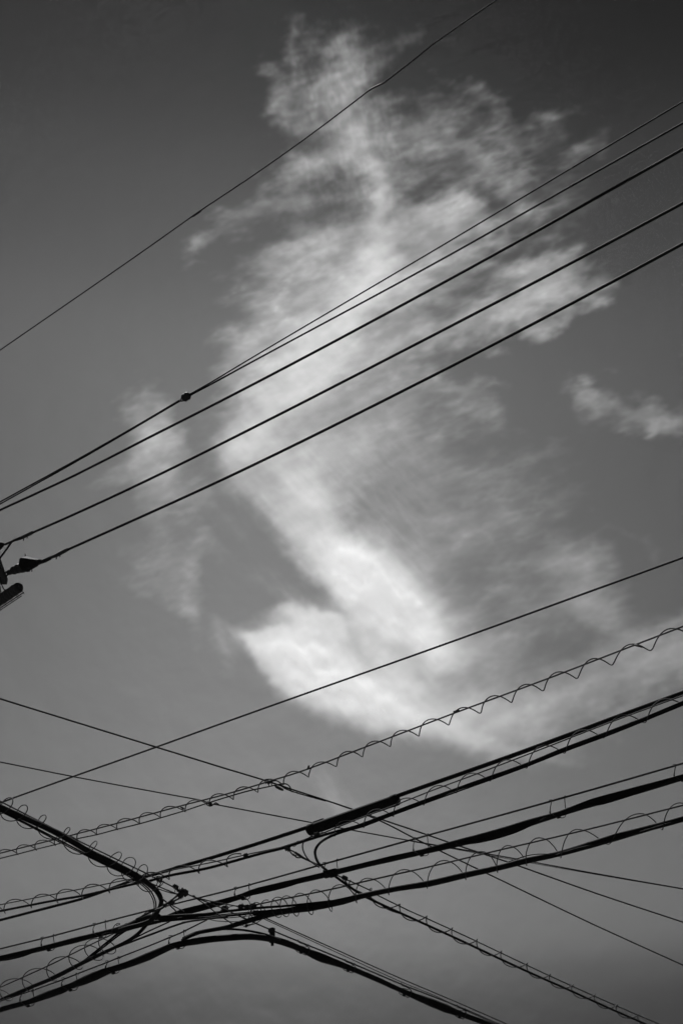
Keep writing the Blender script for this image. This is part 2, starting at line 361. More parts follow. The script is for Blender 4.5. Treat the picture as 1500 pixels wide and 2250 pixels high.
sp = Span((0, 1674, 7.6), (1500, 1953, 7.5))
t = thing('cross_wire', sp(0, 1674), 'faint grey wire from the left edge with a knotted clamp on the spiral wire', 'wire')
P, f = span_line(sp, [(0, 1674), (160, 1706), (410, 1752.5), (440, 1758), (455, 1763)]); cable('strand', P, sp.r(200, 1714, 2.9), M_LINE, t, 6, 3, (EXT, 0))
P, f = span_line(sp, [(470, 1767), (550, 1782), (688, 1808), (770, 1823.5), (900, 1847), (1093, 1880), (1300, 1918), (1500, 1953)]); cable('strand', P, sp.r(900, 1847, 2.7), M_LINE, t, 6, 3, (0, EXT))
P, f = span_line(sp, [(900, 1848), (1093, 1883), (1300, 1920), (1500, 1954)]); cable('strand', P, sp.r(900, 1847, 1.6), M_LINE, t, 5, 3, (0, EXT))
clamp(sp, 460, 1766, 12, t)
cable('grip', sp.path([(448, 1761), (458, 1770), (466, 1770), (474, 1764), (482, 1769)]), sp.r(460, 1766, 3), M_WIRE, t, 6, 4)

# ---------------------------------------------------------------- heavy cable with its splice tube, and the spiral-hung cable beside it
spa = sp = Span((0, 2022, 7.0), (1500, 1522, 7.1))
t = thing('trunk_cable', sp(0, 2022), 'heavy black cable running into both ends of the black splice tube', 'cable')
wide(sp, [(1640, 1470, 12), (1500, 1522, 11.4), (1350, 1577, 11), (1150, 1651, 10.5), (1020, 1697, 10), (880, 1746, 9.6), (850, 1757, 9.4)], M_RUBBER, t, 'sheath', (EXT, 0))
wide(sp, [(690, 1813, 8.8), (600, 1842.5, 8.6), (550, 1858.5, 8.4), (460, 1886, 8), (400, 1903, 7.8), (347, 1919, 7.4), (297, 1932.5, 7), (247, 1951.5, 6.6), (183, 1974, 6.2), (127, 1989, 6), (73, 2003, 6), (0, 2022, 5.8)], M_RUBBER, t, 'sheath', (0, EXT))
t = thing('splice_closure', sp(677, 1820), 'long black splice tube hung among the cables', 'splice tube')
a, b = sp(679, 1824), sp(871, 1757); ax = (b-a).normalized(); rr = sp.r(770, 1790, 26)/1.08
cable('body', [a+ax*.0, a+ax*.02, a+(b-a)*.12, a+(b-a)*.5, b-(b-a)*.03, b], [rr*.85, rr*.97, rr, rr, rr*.99, rr*.9], M_PLASTIC, t, 18, 1)
cable('end_cap', [a-ax*.012, a+ax*.004, a+ax*.075, a+ax*.08], [rr*.75, rr*1.08, rr*1.1, rr*1.0], M_PLASTIC, t, 18, 1)
cable('end_cap', [b-ax*.055, b-ax*.05, b+ax*.004, b+ax*.02], [rr*1.0, rr*1.1, rr*1.08, rr*.6], M_PLASTIC, t, 18, 1)
dnv = sp.n.cross(ax).normalized(); dnv = dnv if dnv.z < 0 else -dnv
V, F = [], []; box_geo((a+b)/2+dnv*rr*.98, ax, sp.n, dnv, (b-a).length*.47, rr*.18, rr*.14, V, F, .3); new_mesh('seam_rail', V, F, M_PLASTIC, t, False)
for q in (.03, .09):
    c = a+(b-a)*q+dnv*rr*1.12; V, F = [], []; tube_geo([c-dnv*rr*.25, c+dnv*rr*.3], [rr*.12]*2, 6, V, F); tube_geo([c+dnv*rr*.16, c+dnv*rr*.34], [rr*.2]*2, 6, V, F); new_mesh('bolt', V, F, M_CLAMP, t, False)
V, F = [], []; box_geo(a+(b-a)*.12-dnv*rr*1.02, ax, sp.n, dnv, .06, rr*.45, rr*.2, V, F, .4); new_mesh('label_plate', V, F, M_PLASTIC, t, False)

sp = Span((0, 1988, 7.0), (1500, 1531, 7.0)); sp2 = sp
t = thing('hung_cable', sp(0, 1988), 'cable hung by a tight spiral just under the splice tube', 'cable')
P, f2 = span_line(sp, [(0, 1988), (200, 1949), (250, 1939), (300, 1929), (340, 1920), (397, 1908), (450, 1898), (540, 1878), (625, 1859), (690, 1837), (707, 1831), (788, 1799), (873, 1767), (933, 1743), (1050, 1699), (1173, 1652), (1353, 1582), (1500, 1528)])
cable('messenger', P, sp.r(750, 1815, 2.8), M_WIRE, t, 6, 3, (EXT, EXT))
c2 = [(1640, 1488, 9.5), (1500, 1544, 9), (1400, 1585, 8.6), (1240, 1646, 9.5), (1160, 1678, 8), (1080, 1707, 9), (1000, 1735, 7.4), (933, 1760, 8.4), (860, 1787, 7), (800, 1810, 7.6), (767, 1820, 6), (717, 1833, 6), (655, 1852, 6.6), (622, 1863, 7), (573, 1875.5, 6), (500, 1896, 6), (450, 1909, 6), (372, 1924, 6), (327, 1936, 5.6), (300, 1941, 5.6), (187, 1967, 5.4), (123, 1978, 5.2), (0, 2002, 5)]
wide(sp, c2, M_RUBBER, t, 'sheath', (EXT, EXT)); fc2 = ycurve([(x, y) for x, y, w in c2])
wide(sp, [(1500, 1549, 3), (1350, 1610, 3), (1240, 1651, 3), (1130, 1694, 3.4), (1000, 1741, 3), (930, 1766, 3.2), (860, 1792, 3), (800, 1815, 3.2), (760, 1826, 4)], M_RUBBER, t, 'second_sheath', (EXT, 0), 7)
helix('spiral', sp, f2, lambda x: fc2(x)+4, [-78, -18, 40, 100, 153, 210, 272, 337, 407, 468, 530], t, 2.6, .075, 0, None, 4, 1)
helix('spiral', sp, f2, lambda x: fc2(x)+4, [704, 767, 832, 897, 967, 1040, 1117, 1200, 1285, 1373, 1467, 1560, 1660], t, 2.6, .075, 0, None, 4, 1)
for x, y, s in ((540, 1879, 11), (696, 1834, 14), (630, 1861, 12), (681, 1842, 7), (655, 1850, 7)): clamp(sp, x, y, s, t)
cable('thin_jumper', sp.path([(690, 1838), (680, 1843), (672, 1848), (668, 1856), (667.5, 1863), (670, 1873), (678, 1887), (690, 1898), (704, 1907)], -.02), sp.r(670, 1870, 3), M_RUBBER, t, 7, 4)
cable('pigtail', sp.path([(641, 1857), (645, 1860), (650, 1858), (652, 1853)]), sp.r(650, 1858, 1.6), M_WIRE, t, 5, 4)

# ---------------------------------------------------------------- branch cable that leaves it to the lower right
sp7b = sp = Span((625, 1862, 7.0), (1444, 2249, 6.8))
t = thing('branch_cable', sp(625, 1862), 'spiral-hung cable branching off below the splice tube to the lower right corner', 'cable')
P, f = span_line(sp, [(657, 1880), (700, 1901), (717, 1911), (757, 1931), (815, 1957.5), (833, 1969), (937, 2018), (1018, 2055), (1100, 2094), (1217, 2149), (1330, 2200), (1444, 2249)])
cable('messenger', P, sp.r(900, 2000, 2.7), M_WIRE, t, 6, 3, (0, EXT)); fm7 = f
w7 = [(700, 1897, 6), (717, 1912, 6), (738, 1927, 6), (767, 1948, 6), (790, 1963, 6), (820, 1979, 5.2), (943, 2035, 5), (1015, 2068, 4.8), (1100, 2108, 5), (1183, 2146, 4.8), (1244, 2173, 4.8), (1330, 2212, 4.6), (1407, 2246, 4.6)]
P = [sp2(x, y) for x, y in ((790, 1815), (767, 1823), (745, 1830), (723, 1839))] + sp.path([(703, 1852, 6.93), (693, 1867, 6.9), (693, 1881, 6.88)])
cable('sheath', P + [sp(x, y) for x, y, w in w7], sp.r(900, 2015, 5.4), M_RUBBER, t, 8, 4, (0, EXT)); fc7 = ycurve([(x, y) for x, y, w in w7])
wide(sp, [(757, 1936, 2.6), (775, 1952, 2.6), (795, 1962, 2.4), (820, 1976, 2.4), (850, 1997, 3), (880, 2008, 2.6)], M_RUBBER, t, 'second_sheath', (0, 0), 6)
helix('spiral', sp, fm7, fc7, [770, 813, 878, 937, 993, 1047, 1101, 1157, 1208, 1257, 1305, 1355, 1401, 1450, 1500], t, 2.4, .07, 0, None, 3, 4)
clamp(sp, 757, 1930, 15, t); clamp(sp, 631, 1865, 15, t)
cable('turnbuckle', sp.path([(636, 1868), (640, 1875), (646, 1880), (652, 1878), (645, 1871), (638, 1868)]), sp.r(640, 1870, 3), M_CLAMP, t, 6, 4)
cable('dead_end_grip', sp.path([(648, 1873), (657, 1879), (670, 1887), (700, 1901)]), [sp.r(660, 1880, d) for d in (5, 6.5, 4.5, 3)], M_WIRE, t, 7, 3)
cable('grip_loop', sp.path([(644, 1876), (652, 1884), (662, 1884)]), sp.r(650, 1880, 3), M_WIRE, t, 6, 3)

# ---------------------------------------------------------------- upper lashed bundle with paired wire hangers
sp3 = sp = Span((0, 2085, 6.5), (1500, 1677, 6.5))
t = thing('cable_bundle', sp(0, 2085), 'thick cable bundle on paired wire hangers, spanning the frame below the splice tube', 'cable bundle')
P, f3 = span_line(sp, [(0, 2085), (118, 2056), (233, 2025), (400, 1982), (500, 1957), (710, 1899), (800, 1874), (940, 1835), (1100, 1791), (1300, 1735), (1500, 1677)])
cable('messenger', P, sp.r(800, 1874, 4.0), M_WIRE, t, 7, 3, (EXT, EXT))
c3 = [(1640, 1664, 15), (1500, 1707, 14), (1400, 1736, 17), (1300, 1764, 17.5), (1228, 1788, 12.5), (1165, 1807, 16), (1090, 1831, 18), (1000, 1854, 15.5), (927, 1872, 12), (860, 1887, 13), (800, 1901, 11.5), (723, 1920, 12.5), (650, 1937, 12), (567, 1957, 13), (523, 1972, 11.5), (460, 1990, 14), (400, 2005.5, 15), (350, 2022, 12), (267, 2041, 12), (217, 2053, 11), (165, 2066, 12.5), (110, 2080, 11.5), (50, 2094, 11), (0, 2105, 10)]
wide(sp, c3, M_RUBBER, t, 'sheath', (EXT, EXT), 12); fc3 = ycurve([(p[0], p[1]) for p in c3])
for pts in ([(1005, 1856, 4), (1040, 1855, 4), (1083, 1847, 4), (1130, 1833, 4), (1167, 1817, 4), (1217, 1793, 4)], [(1290, 1772, 4), (1320, 1770, 4), (1367, 1757, 4), (1433, 1735, 4), (1480, 1716, 4)],
            [(535, 1970, 4.4), (570, 1965, 4.4), (633, 1950, 4.4), (683, 1933, 4.4), (715, 1924, 4.4)], [(-80, 2122, 3.6), (-30, 2115, 3.6), (5, 2112, 3.6), (25, 2109.5, 3.6), (58, 2101.5, 3.6), (92, 2088, 3.6), (120, 2080, 3.6)]):
    wide(sp, pts, M_RUBBER, t, 'loose_strand', (0, 0), 7, -.03)
for xl, xr in ((97, 117), (211, 231), (521, 546), (716, 739), (913, 938), (1212, 1239), (1484, 1512)): hanger(sp, f3, fc3, xl, xr, 6.5, t)
V, F = [], []
tube_geo([sp(714, 1922), sp(738, 1916)], [sp.r(725, 1919, 17)]*2, 12, V, F); new_mesh('tape_wrap', V, F, M_PLASTIC, t)

# ---------------------------------------------------------------- lower bundle on a wide spiral
sp4 = sp = Span((500, 2004, 6.2), (1500, 1769, 6.2))
t = thing('cable_bundle', sp(563, 1987), 'thick cable bundle in wide round spiral loops, lowest of those crossing the right edge', 'cable bundle')
P, f4 = span_line(sp, [(548, 1992), (563, 1988), (650, 1970), (750, 1949), (800, 1937), (945, 1904), (1100, 1867), (1300, 1820), (1500, 1769)])
cable('messenger', P, sp.r(1000, 1890, 3.5), M_WIRE, t, 7, 3, (0, EXT))
c4 = [(1640, 1757, 14), (1500, 1799, 13), (1430, 1818, 13), (1353, 1839, 17), (1290, 1858, 15), (1223, 1877, 12), (1160, 1890, 14), (1093, 1907, 12.5), (1020, 1923, 14), (943, 1941, 14.5), (870, 1953, 12), (800, 1967.5, 12), (750, 1981, 14.5), (683, 1994, 16), (617, 2004, 12.5), (567, 2017, 11), (533, 2027, 11), (500, 2037, 9.5), (467, 2043, 9), (433, 2050, 9), (403, 2063, 9)]
wide(sp, c4, M_RUBBER, t, 'sheath', (EXT, 0), 12); fc4 = ycurve([(p[0], p[1]) for p in c4])
wide(sp, [(1490, 1806, 3), (1400, 1833, 3), (1330, 1853, 3), (1270, 1867, 3), (1225, 1881, 3)], M_RUBBER, t, 'loose_strand', (0, 0), 6, -.03)
wide(sp, [(1215, 1880, 2), (1190, 1879, 2), (1160, 1883, 2), (1120, 1896, 2)], M_RUBBER, t, 'loose_strand', (0, 0), 6, -.03)
wide(sp, [(725, 1994, 2.6), (700, 1999, 2.6), (660, 2001, 2.6), (600, 2006, 2.6), (560, 2012, 2.6)], M_RUBBER, t, 'loose_strand', (0, 0), 6, -.03)
strands = ([(760, 1977, 7), (667, 1987, 6.5), (617, 1991.5, 6), (567, 1995, 6.5), (500, 2002, 7.5), (450, 2009, 8), (400, 2012, 8.5), (350, 2015, 9)],
           [(680, 1994, 5), (610, 1999, 4.6), (550, 2007.5, 5), (467, 2015, 5.6), (400, 2020, 6), (333, 2026, 7)], [(640, 1996, 3), (590, 2000, 2.6), (540, 2005, 2.6), (480, 2010, 3), (430, 2014, 3), (380, 2019, 3)],
           [(640, 2001, 2), (560, 2011, 2), (500, 2017, 2), (455, 2019, 2.2), (400, 2026, 2.4)])
for s_ in strands: wide(sp, [(x, y, w*.86) for x, y, w in s_], M_RUBBER, t, 'strand', (0, 0), 8)
lowb = lambda x: fc4(x) + float(np.interp(x, [560, 600, 640, 720, 740, 800, 1600], [6, 7, 13, 15, 13, 8, 8]))
helix('spiral', sp, f4, lowb, [598, 617, 634, 664, 699, 752, 813, 895, 982, 1063, 1120, 1191, 1273, 1411, 1500, 1590], t, 2.3, .105, 0, None, 4, 0)
helix('spiral', sp, f4, lambda x: f4(x)+26, [545, 566, 590], t, 2.2, .07, 0, None, 4, 0)
for x, y, s in ((530, 1992, 14), (543, 1992, 12), (556, 1991, 16), (563, 2006, 15), (572, 2009, 9), (494, 1996, 16), (542, 2034, 8)): clamp(sp, x, y, s, t)
for pts in ([(457, 2020), (475, 2025), (492, 2027), (525, 2028), (545, 2026)], [(540, 2022), (545, 2014), (551, 2006), (554, 1996)], [(552, 2020), (556, 2010), (560, 2000)],
            [(540, 2037), (547, 2040), (552, 2034), (562, 2034), (575, 2027), (587, 2017)], [(546, 2033), (552, 2037), (560, 2032), (570, 2024)], [(542, 1973), (548, 1978), (553, 1984), (556, 1990)],
            [(535, 2037), (538, 2033), (541, 2038)], [(490, 2003), (500, 2000), (515, 1994), (528, 1993)]):
    cable('tie_wire', sp.path(pts, -.04), sp.r(550, 2010, 1.9), M_WIRE, t, 5, 4)

# ---------------------------------------------------------------- cross street messenger with the cable that swings down at the left
sp6 = sp = Span((0, 1760, 6.25), (1093, 2249, 6.2))
t = thing('swinging_cable', sp(0, 1760), 'thick cable slanting in from the left edge and bending sharply down into the knot', 'cable')
P, f6 = span_line(sp, [(0, 1760), (100, 1811), (250, 1885), (320, 1918), (347, 1932), (383, 1950), (403, 1961), (427, 1971), (467, 1987), (487, 1995), (527, 2013)])
cable('messenger', P, sp.r(200, 1860, 3.0), M_WIRE, t, 6, 3, (EXT, 0))
c6 = [(-120, 1717, 13), (0, 1773, 12.5), (117, 1826, 12.5), (200, 1873, 12.5), (235, 1890, 14), (267, 1907, 14), (300, 1924, 12.5), (322, 1938, 12)]
P = [sp(x, y) for x, y, w in c6]; R = [sp.r(x, y, w) for x, y, w in c6]
for x, y, w, h in ((340, 1953, 11.5, 6.16), (350, 1966, 11, 6.13), (354.5, 1979, 10, 6.1), (352, 1992, 9.5, 6.08), (345, 2006, 9.5, 6.06), (332, 2022, 10, 6.05), (312, 2031, 11, 6.05), (285, 2038, 11, 6.05), (262, 2044, 8, 6.05)):
    q = at_height(x, y, h); P.append(q); R.append(w/2/FPX*depth(q))
cable('sheath', P, R, M_RUBBER, t, 12, 5, (EXT, 0)); fc6 = ycurve([(x, y) for x, y, w in c6])
for dy, w in ((0, 3.4), (5, 2.6)):
    P = sp.path([(-60, 1754+dy*.6), (0, 1781+dy*.3), (67, 1813+dy*.6), (150, 1856+dy*.8), (233, 1899+dy*.5), (265, 1913+dy*.6), (295, 1929+dy*.8)]) + [at_height(x-dy*.8, y+dy*.3, h) for x, y, h in ((325, 1951, 6.13), (338, 1969, 6.1), (343, 1987, 6.08), (341, 2004, 6.06), (332, 2020, 6.05))]
    cable('thin_sheath', P, sp.r(200, 1880, w), M_RUBBER, t, 7, 5, (EXT, 0))
helix('spiral', sp, f6, lambda x: fc6(x)+9, [-60, -18, 15, 47, 91, 146, 206, 255, 279, 312, 345], t, 2.4, .12, 0, None, 13, 8)
wide(sp, [(330, 1940, 2.6), (378, 1960, 3), (395, 1966, 3)], M_WIRE, t, 'stay_strand', (0, 0), 6); wide(sp, [(345, 1952, 2.2), (372, 1961, 2.2), (395, 1966, 2.4)], M_WIRE, t, 'stay_strand', (0, 0), 6)
wide(sp, [(392, 1966, 5), (378, 1977, 4.6), (366, 1986, 5), (354, 1996, 6), (330, 2004, 5), (300, 2020, 5)], M_WIRE, t, 'stay_strand', (0, 0), 7)
wide(sp, [(404, 1966, 4), (398, 1972, 4), (384, 1979, 3.4), (370, 1987, 3.4)], M_WIRE, t, 'stay_strand', (0, 0), 7)
wide(sp, [(357, 1975, 3), (368, 1984, 3), (390, 2005, 3)], M_WIRE, t, 'stay_strand', (0, 0), 6); wide(sp, [(380, 1990, 2.6), (405, 2003, 2.6)], M_WIRE, t, 'stay_strand', (0, 0), 6)
wide(sp, [(427, 1971, 2.6), (450, 1977, 2.6), (478, 1983, 2.6), (530, 1993, 2.6)], M_WIRE, t, 'stay_strand', (0, 0), 6); wide(sp, [(430, 1973, 2.6), (455, 1990, 2.6), (478, 2008, 2.6), (512, 2031, 2.6)], M_WIRE, t, 'stay_strand', (0, 0), 6)
for x, y, s in ((349, 1933, 15), (386, 1949, 14), (404, 1961, 21), (396, 1968, 15), (378, 1983, 14), (362, 1990, 10), (392, 1957, 8), (426, 1970, 7)): clamp(sp, x, y, s, t)
for pts in ([(329, 1931), (336, 1928), (345, 1927), (352, 1931)], [(346, 1935), (341, 1941), (338, 1948)], [(355, 1937), (351, 1945), (344, 1951)], [(383, 1953), (380, 1956), (379, 1961)], [(390, 1953), (385, 1961)]):
    cable('tie_wire', sp.path(pts, -.03), sp.r(350, 1940, 2.0), M_WIRE, t, 5, 4)

# ---------------------------------------------------------------- fan of cables running out of the knot to the lower left
sp8 = sp = Span((0, 2170, 6.2), (265, 2042, 6.15))
t = thing('fanned_cable', sp(0, 2170), 'cable in big round spiral loops fanning out of the knot to the lower left', 'cable')
P, f8 = span_line(sp, [(0, 2170), (115, 2118), (198, 2076.5), (250, 2051.5), (270, 2041), (325, 2012)])
cable('messenger', P, sp.r(120, 2116, 2.8), M_WIRE, t, 6, 3, (EXT, 0))
c8 = [(-120, 2248, 8), (0, 2197.5, 8), (50, 2177, 9), (108, 2152, 7), (167, 2123, 9), (208, 2103, 9), (250, 2083, 7), (283, 2066, 7), (305, 2050, 7), (320, 2034, 7), (332, 2020, 7)]
wide(sp, c8, M_RUBBER, t, 'sheath', (EXT, 0), 10); fc8 = ycurve([(p[0], p[1]) for p in c8])
for s_ in ([(150, 2131, 4.4), (185, 2111, 4.4), (205, 2095, 4.4), (240, 2067, 4.6), (262, 2050, 5), (300, 2030, 5)], [(165, 2125, 3.4), (200, 2103, 3.4), (225, 2084, 3.4), (258, 2058, 3.6), (290, 2036, 4)],
           [(200, 2108, 4), (250, 2085, 4), (290, 2069, 4.4), (333, 2053, 4.4), (400, 2028.5, 4.4), (442, 2021, 4.4), (500, 2014, 4)], [(225, 2098, 3), (267, 2077, 3), (317, 2051, 3.2), (373, 2025, 3.2)],
           [(215, 2103, 2.4), (262, 2080, 2.4), (300, 2058, 2.4), (322, 2036, 2.6), (330, 2026, 2.6)], [(60, 2175, 2), (100, 2160, 2), (140, 2142, 2), (170, 2126, 2)]):
    wide(sp, s_, M_RUBBER, t, 'strand', (0, 0), 7)
helix('spiral', sp, f8, fc8, [-66, -12, 38, 88, 142, 192, 222, 250], t, 2.2, .13, 0, None, 3, 5)
wide(sp, [(250, 2046, 12), (280, 2037, 17), (305, 2027, 20), (330, 2016, 17), (350, 2013, 10)], M_RUBBER, t, 'tape_wrap', (0, 0), 10)
clamp(sp, 277, 2032, 9, t); clamp(sp, 324, 2009, 15, t)
cable('pigtail', sp.path([(258, 2043), (263, 2035), (270, 2031), (274, 2033), (266, 2036)], -.05), sp.r(265, 2035, 2), M_WIRE, t, 5, 4)

# ---------------------------------------------------------------- lowest bundle: up from the lower left corner, over a hump and down to the lower right
sp5 = sp = Span((0, 2200, 6.0), (455, 2021, 6.1))
t = thing('cable_bundle', sp(0, 2200), 'fat black bundle arching up from the lower left corner and down past the bottom edge', 'cable bundle')
P, f5 = span_line(sp, [(0, 2200), (72, 2176), (145, 2150), (167, 2141), (240, 2113), (260, 2105), (380, 2057), (403, 2047), (455, 2021)])
cable('messenger', P, sp.r(240, 2113, 3.0), M_WIRE, t, 6, 3, (EXT, 0))
c5 = [(-130, 2259, 12), (0, 2219, 11.5), (62, 2202, 11), (108, 2185, 17), (135, 2176, 16), (155, 2167, 13), (185, 2155, 18), (210, 2144, 20.5), (247, 2130, 13.5), (285, 2118, 15), (325, 2102, 18), (355, 2089, 15), (385, 2077, 13)]
P = [sp(x, y) for x, y, w in c5]; R = [sp.r(x, y, w) for x, y, w in c5]; fc5 = ycurve([(x, y) for x, y, w in c5])
spr = Span((527, 2013, 6.22), (1093, 2249, 6.2))
for x, y, w, h in ((433, 2068, 15, 5.98), (470, 2063, 14.5, 6.0), (505, 2060, 14.5, 6.02), (542, 2058, 14.5, 6.04), (575, 2060, 14, 6.07)):
    q = at_height(x, y, h); P.append(q); R.append(w/2/FPX*depth(q))
c5r = [(603, 2065, 14.5), (633, 2074, 14), (667, 2088, 12.5), (690, 2098, 17.5), (710, 2106, 19), (747, 2119, 13.5), (783, 2133, 11), (830, 2153, 11), (880, 2176, 10), (913, 2190, 13), (947, 2203, 18), (980, 2216, 18.5), (1013, 2229, 11), (1072, 2250, 11), (1140, 2278, 11)]
for x, y, w in c5r: P.append(spr(x, y)); R.append(spr.r(x, y, w))
cable('sheath', P, R, M_RUBBER, t, 14, 5, (EXT, EXT)); fc5r = ycurve([(x, y) for x, y, w in c5r])
P, f5r = span_line(spr, [(527, 2013), (560, 2028), (597, 2044), (667, 2073), (750, 2107), (880, 2162), (1022, 2218), (1093, 2249), (1150, 2273)])
cable('messenger', P, spr.r(750, 2107, 3.0), M_WIRE, t, 6, 3, (0, EXT))
P = [at_height(x, y, h) for x, y, h in ((400, 2066, 6.02), (420, 2056, 6.04), (445, 2047, 6.06), (475, 2042, 6.08), (510, 2041.5, 6.1), (542, 2044.5, 6.12), (575, 2051, 6.12), (594, 2057, 6.1), (615, 2066, 6.1))]
cable('loose_strand', P, [.5*d/FPX*depth(P[3]) for d in (6, 8, 8, 6, 5, 5, 5, 5, 5)], M_RUBBER, t, 8, 4)
wide(spr, [(935, 2206, 4), (960, 2218, 4), (990, 2229, 4), (1015, 2234, 4)], M_RUBBER, t, 'loose_strand', (0, 0), 7, -.04)
for a, b in ((51, 72), (143, 167), (239, 259), (378, 403)): hanger(sp, f5, fc5, a, b, 8, t)
for a, b in ((655, 678), (758, 779), (881, 902), (1003, 1022)):
    pts = [(a, f5r(a)-4, 0), (a+2, f5r(a)+3, 0), (a+8, f5r(a)+7, -.02), (b-4, f5r(b)+6, -.03), (b-8, f5r(b)+9, -.04), (b-6, fc5r(b)-4, -.05), (b-9, fc5r(b)+7, -.03), (a+8, fc5r(a)+12, 0), (a+4, fc5r(a)+4, .05), (a+9, fc5r(a)-6, .04), (b-5, f5r(b)+3, .01), (b, f5r(b)-3, 0)]
    Q = catmull([spr(x, y, q) for x, y, q in pts], 4); V, F = tube_geo(Q, [1.9/2/FPX*depth(Q[0])]*len(Q), 5)
    c = spr(a+6, fc5r(a+6)+8); k = 6/FPX*depth(c); box_geo(c, spr.dir, spr.n, UP, .5*k, .4*k, .35*k, V, F, .4); new_mesh('hanger', V, F, M_WIRE, t)
V, F = [], []
c = spr(598, 2056); k = 1/FPX*depth(c); box_geo(c, UP, spr.dir, spr.n, 15*k, 3.6*k, 6*k, V, F, .3); box_geo(spr(597, 2044), UP, spr.dir, spr.n, 4*k, 5*k, 7*k, V, F, .3); box_geo(spr(598.5, 2074), UP, spr.dir, spr.n, 4*k, 2.2*k, 3*k, V, F, .3); new_mesh('strap', V, F, M_CLAMP, t, False)
sp = Span((588, 2019, 6.3), (1108, 2248, 6.3))
P, f = span_line(sp, [(560, 2006), (588, 2019), (750, 2092), (880, 2150), (1005, 2203), (1108, 2248), (1200, 2287)])
o = cable('overhead_wire', P, sp.r(800, 2114, 2.3), M_LINE, None, 6, 3, (0, EXT)); tag(o, 'upper of two hair-thin wires above the fat bundle falling to the bottom edge', 'wire')
P, f = span_line(sp, [(560, 2010), (585, 2021.5), (750, 2097.5), (880, 2157), (960, 2190), (1030, 2224), (1093, 2252), (1200, 2298)])
o = cable('overhead_wire', P, sp.r(800, 2114, 1.7), M_LINE, None, 6, 3, (0, EXT)); tag(o, 'lower and thinner of two hair-thin wires above the fat bundle, touching its messenger', 'wire')
